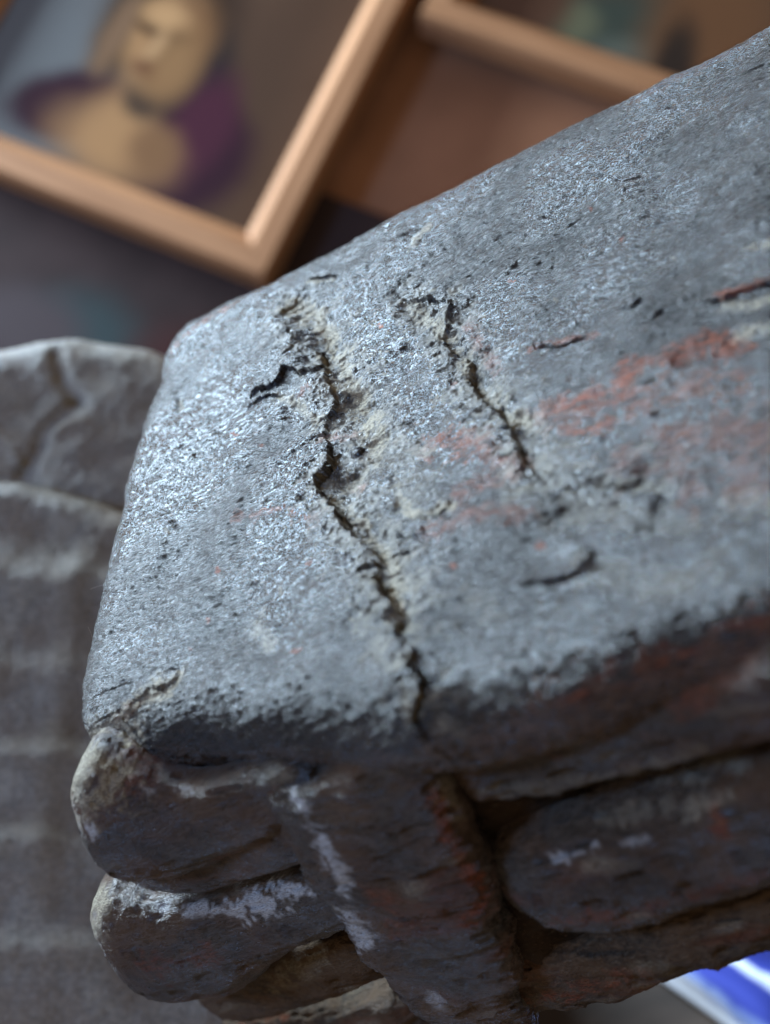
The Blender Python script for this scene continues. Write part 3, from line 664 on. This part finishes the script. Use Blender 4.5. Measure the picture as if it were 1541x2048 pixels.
# ------------------------------------------------------------------ blurred carved figure on the left
GP0 = at_depth(100, 1300, .30)
gx_ = at_depth(400, 1300, .302) - GP0; gx_ /= np.linalg.norm(gx_)
gy_ = at_depth(100, 700, .325) - GP0; gy_ -= gx_ * (gx_ @ gy_); gy_ /= np.linalg.norm(gy_)
gn_ = np.cross(gx_, gy_)
def gpx(u, v):
    p = on_plane(u, v, GP0, gn_) - GP0; return np.array([p @ gx_, p @ gy_])
fig = empty('carved_wood_figure', (float(GP0[0]), float(GP0[1]), 0.0), 'blurred grey carved wooden figure with rounded head standing behind the block', 'carving')
def gworld(P): return GP0 + P[:, :1] * gx_ + P[:, 1:2] * gy_ + P[:, 2:3] * gn_
def gslab(name, outl, R, side, z0, grooves=(), seed=0, step=.0011, amp=1.0):
    O = catmull_closed([gpx(*p) for p in outl], 70)
    O = inset(O, lambda q: np.full(len(q), R)); O = (np.roll(O, 1, 0) + 2 * O + np.roll(O, -1, 0)) / 4
    q, P, N, a, b, xs, ys, sd = slab(O, R, side, step)
    d = noise2(q[:, 0] * 45, q[:, 1] * 45, seed) * .0024 + noise2(q[:, 0] * 130, q[:, 1] * 130, seed + 1) * .0008 + noise2(q[:, 0] * 500, q[:, 1] * 500, seed + 2) * .0005
    at = np.zeros((len(q), 4), np.float32); at[:, 3] = 1
    Ff = Field(q, a, b, xs, ys, 0.0)
    for pts, w, dep in grooves:
        D, _, _ = Ff.stroke(catmull([gpx(*p) for p in pts], 8 * len(pts)), .02)
        mk = 1 - sstep(0, w * .115e-3, D); d = d - mk * dep * .32
        if dep < 0: at[:, 0] = np.maximum(at[:, 0], mk * .14)
    P = P + N * (d * amp)[:, None]; P[:, 2] += z0
    return under(link(name, grid_mesh(name, gworld(P), a, b, attr=at), MAT_FIG), fig)
gslab('head', [(-260, 820), (-150, 715), (20, 672), (180, 655), (330, 690), (430, 800), (470, 950), (400, 1120), (100, 1150), (-200, 1120)], .010, .05, 0.0, seed=71,
      grooves=[([(110, 700), (125, 760), (150, 800), (100, 850), (75, 900), (45, 945)], 30, .0045), ([(150, 800), (165, 805)], 26, .004), ([(95, 880), (130, 850), (170, 840)], 18, -.002), ([(-20, 850), (20, 890), (40, 930)], 16, -.002), ([(180, 930), (240, 905), (300, 890)], 24, .002)])
gslab('torso', [(-300, 960), (-100, 970), (60, 975), (200, 1015), (330, 1080), (430, 1300), (480, 1700), (520, 2060), (520, 2300), (100, 2330), (-300, 2300)], .007, .06, .008, seed=81,
      grooves=[([(-80, 1155), (60, 1170), (360, 1200)], 60, -.0055), ([(-80, 1340), (30, 1348), (360, 1370)], 56, -.0045), ([(-80, 1520), (60, 1515), (360, 1545)], 46, -.006), ([(-80, 1700), (60, 1690), (360, 1720)], 50, -.006), ([(-80, 1890), (40, 1900), (360, 1890)], 50, -.006),
               ([(-60, 1080), (70, 1085), (360, 1125)], 60, .003), ([(-60, 1255), (60, 1262), (360, 1285)], 60, .003), ([(-60, 1430), (60, 1435), (360, 1460)], 66, .003), ([(-60, 1605), (60, 1605), (360, 1630)], 70, .003), ([(-60, 1795), (360, 1805)], 60, .003),
               ([(235, 1080), (175, 1140), (150, 1260), (128, 1420), (110, 1600), (90, 1800)], 60, -.003)])
pc_ = GP0 - gn_ * .045 - gy_ * .02
under(link('base', box_mesh('base', (float(pc_[0]), float(pc_[1]), .055), (.07, .07, .11), .004), MAT_FIG), fig)

# ------------------------------------------------------------------ blue and white striped cloth on the table under the block
c0 = on_z(1318, 1950, .012); c1 = on_z(1440, 2080, .012)
ce = c1 - c0; ce[2] = 0; ce /= np.linalg.norm(ce); cs = np.array([-ce[1], ce[0], 0.0])
if cs @ (on_z(1541, 1980, .012) - c0) < 0: cs = -cs
nA, nB = 150, 110; LA, LB = .20, .13
ga = np.linspace(-.07, LA - .07, nA); gb = np.linspace(0, LB, nB); A_, B2_ = np.meshgrid(ga, gb, indexing='ij'); A_ = A_.ravel(); B2_ = B2_.ravel()
hgt = .010 + .005 * np.sin(B2_ * 260 + 14 * A_ + 2.5 * noise2(A_ * 30, B2_ * 30, 201)) * sstep(0, .012, B2_) + .003 * noise2(A_ * 40, B2_ * 60, 202) - .007 * sstep(.006, 0, B2_)
bend = .012 * np.sin(A_ * 16)
Pc = c0 + A_[:, None] * ce + (B2_ + bend)[:, None] * cs; Pc[:, 2] = np.clip(hgt, .0015, None)
Pb = Pc.copy(); Pb[:, 2] -= .0012
dm = NT('blue_white_striped_cloth')
uva = dm.new('ShaderNodeAttribute', attribute_name='wear'); sx = dm.new('ShaderNodeSeparateColor'); dm.l.new(uva.outputs['Color'], sx.inputs['Color'])
tc = dm.new('ShaderNodeTexCoord')
st_ = dm.math('ADD', sx.outputs['Red'], dm.math('MULTIPLY', dm.math('SUBTRACT', dm.noise(tc.outputs['Object'], 60, 3), .5), .05))
cr = dm.new('ShaderNodeValToRGB'); dm.l.new(st_, cr.inputs['Fac'])
W_ = (.62, .66, .74, 1); B_ = (.035, .050, .28, 1); L_ = (.22, .30, .58, 1)
els = [(0, W_), (.022, W_), (.04, L_), (.055, B_), (.115, B_), (.125, W_), (.145, W_), (.155, B_), (.215, B_), (.225, W_), (.30, W_), (.32, B_), (.55, B_), (.57, W_), (.65, W_), (.67, B_), (.8, B_), (.82, W_), (1, W_)]
while len(cr.color_ramp.elements) < len(els): cr.color_ramp.elements.new(.5)
for e_, (p_, c_) in zip(cr.color_ramp.elements, els): e_.position = p_; e_.color = c_
dm.l.new(cr.outputs['Color'], dm.b.inputs['Base Color']); dm.b.inputs['Roughness'].default_value = .85; dm.b.inputs['Specular IOR Level'].default_value = .2
ac = np.zeros((len(Pc), 4), np.float32); ac[:, 3] = 1; ac[:, 0] = B2_ / LB * (1 - 1.2 * np.clip(A_, -.05, .1)) ; ac[:, 1] = A_
cm = grid_mesh('striped_cloth', Pc, nA, nB, attr=ac)
cloth = link('striped_cloth', cm, dm.m)
so = cloth.modifiers.new('thickness', 'SOLIDIFY'); so.thickness = .0012; so.offset = 0
tag(cloth, 'crumpled blue and white striped cloth on the table under the block', 'cloth')
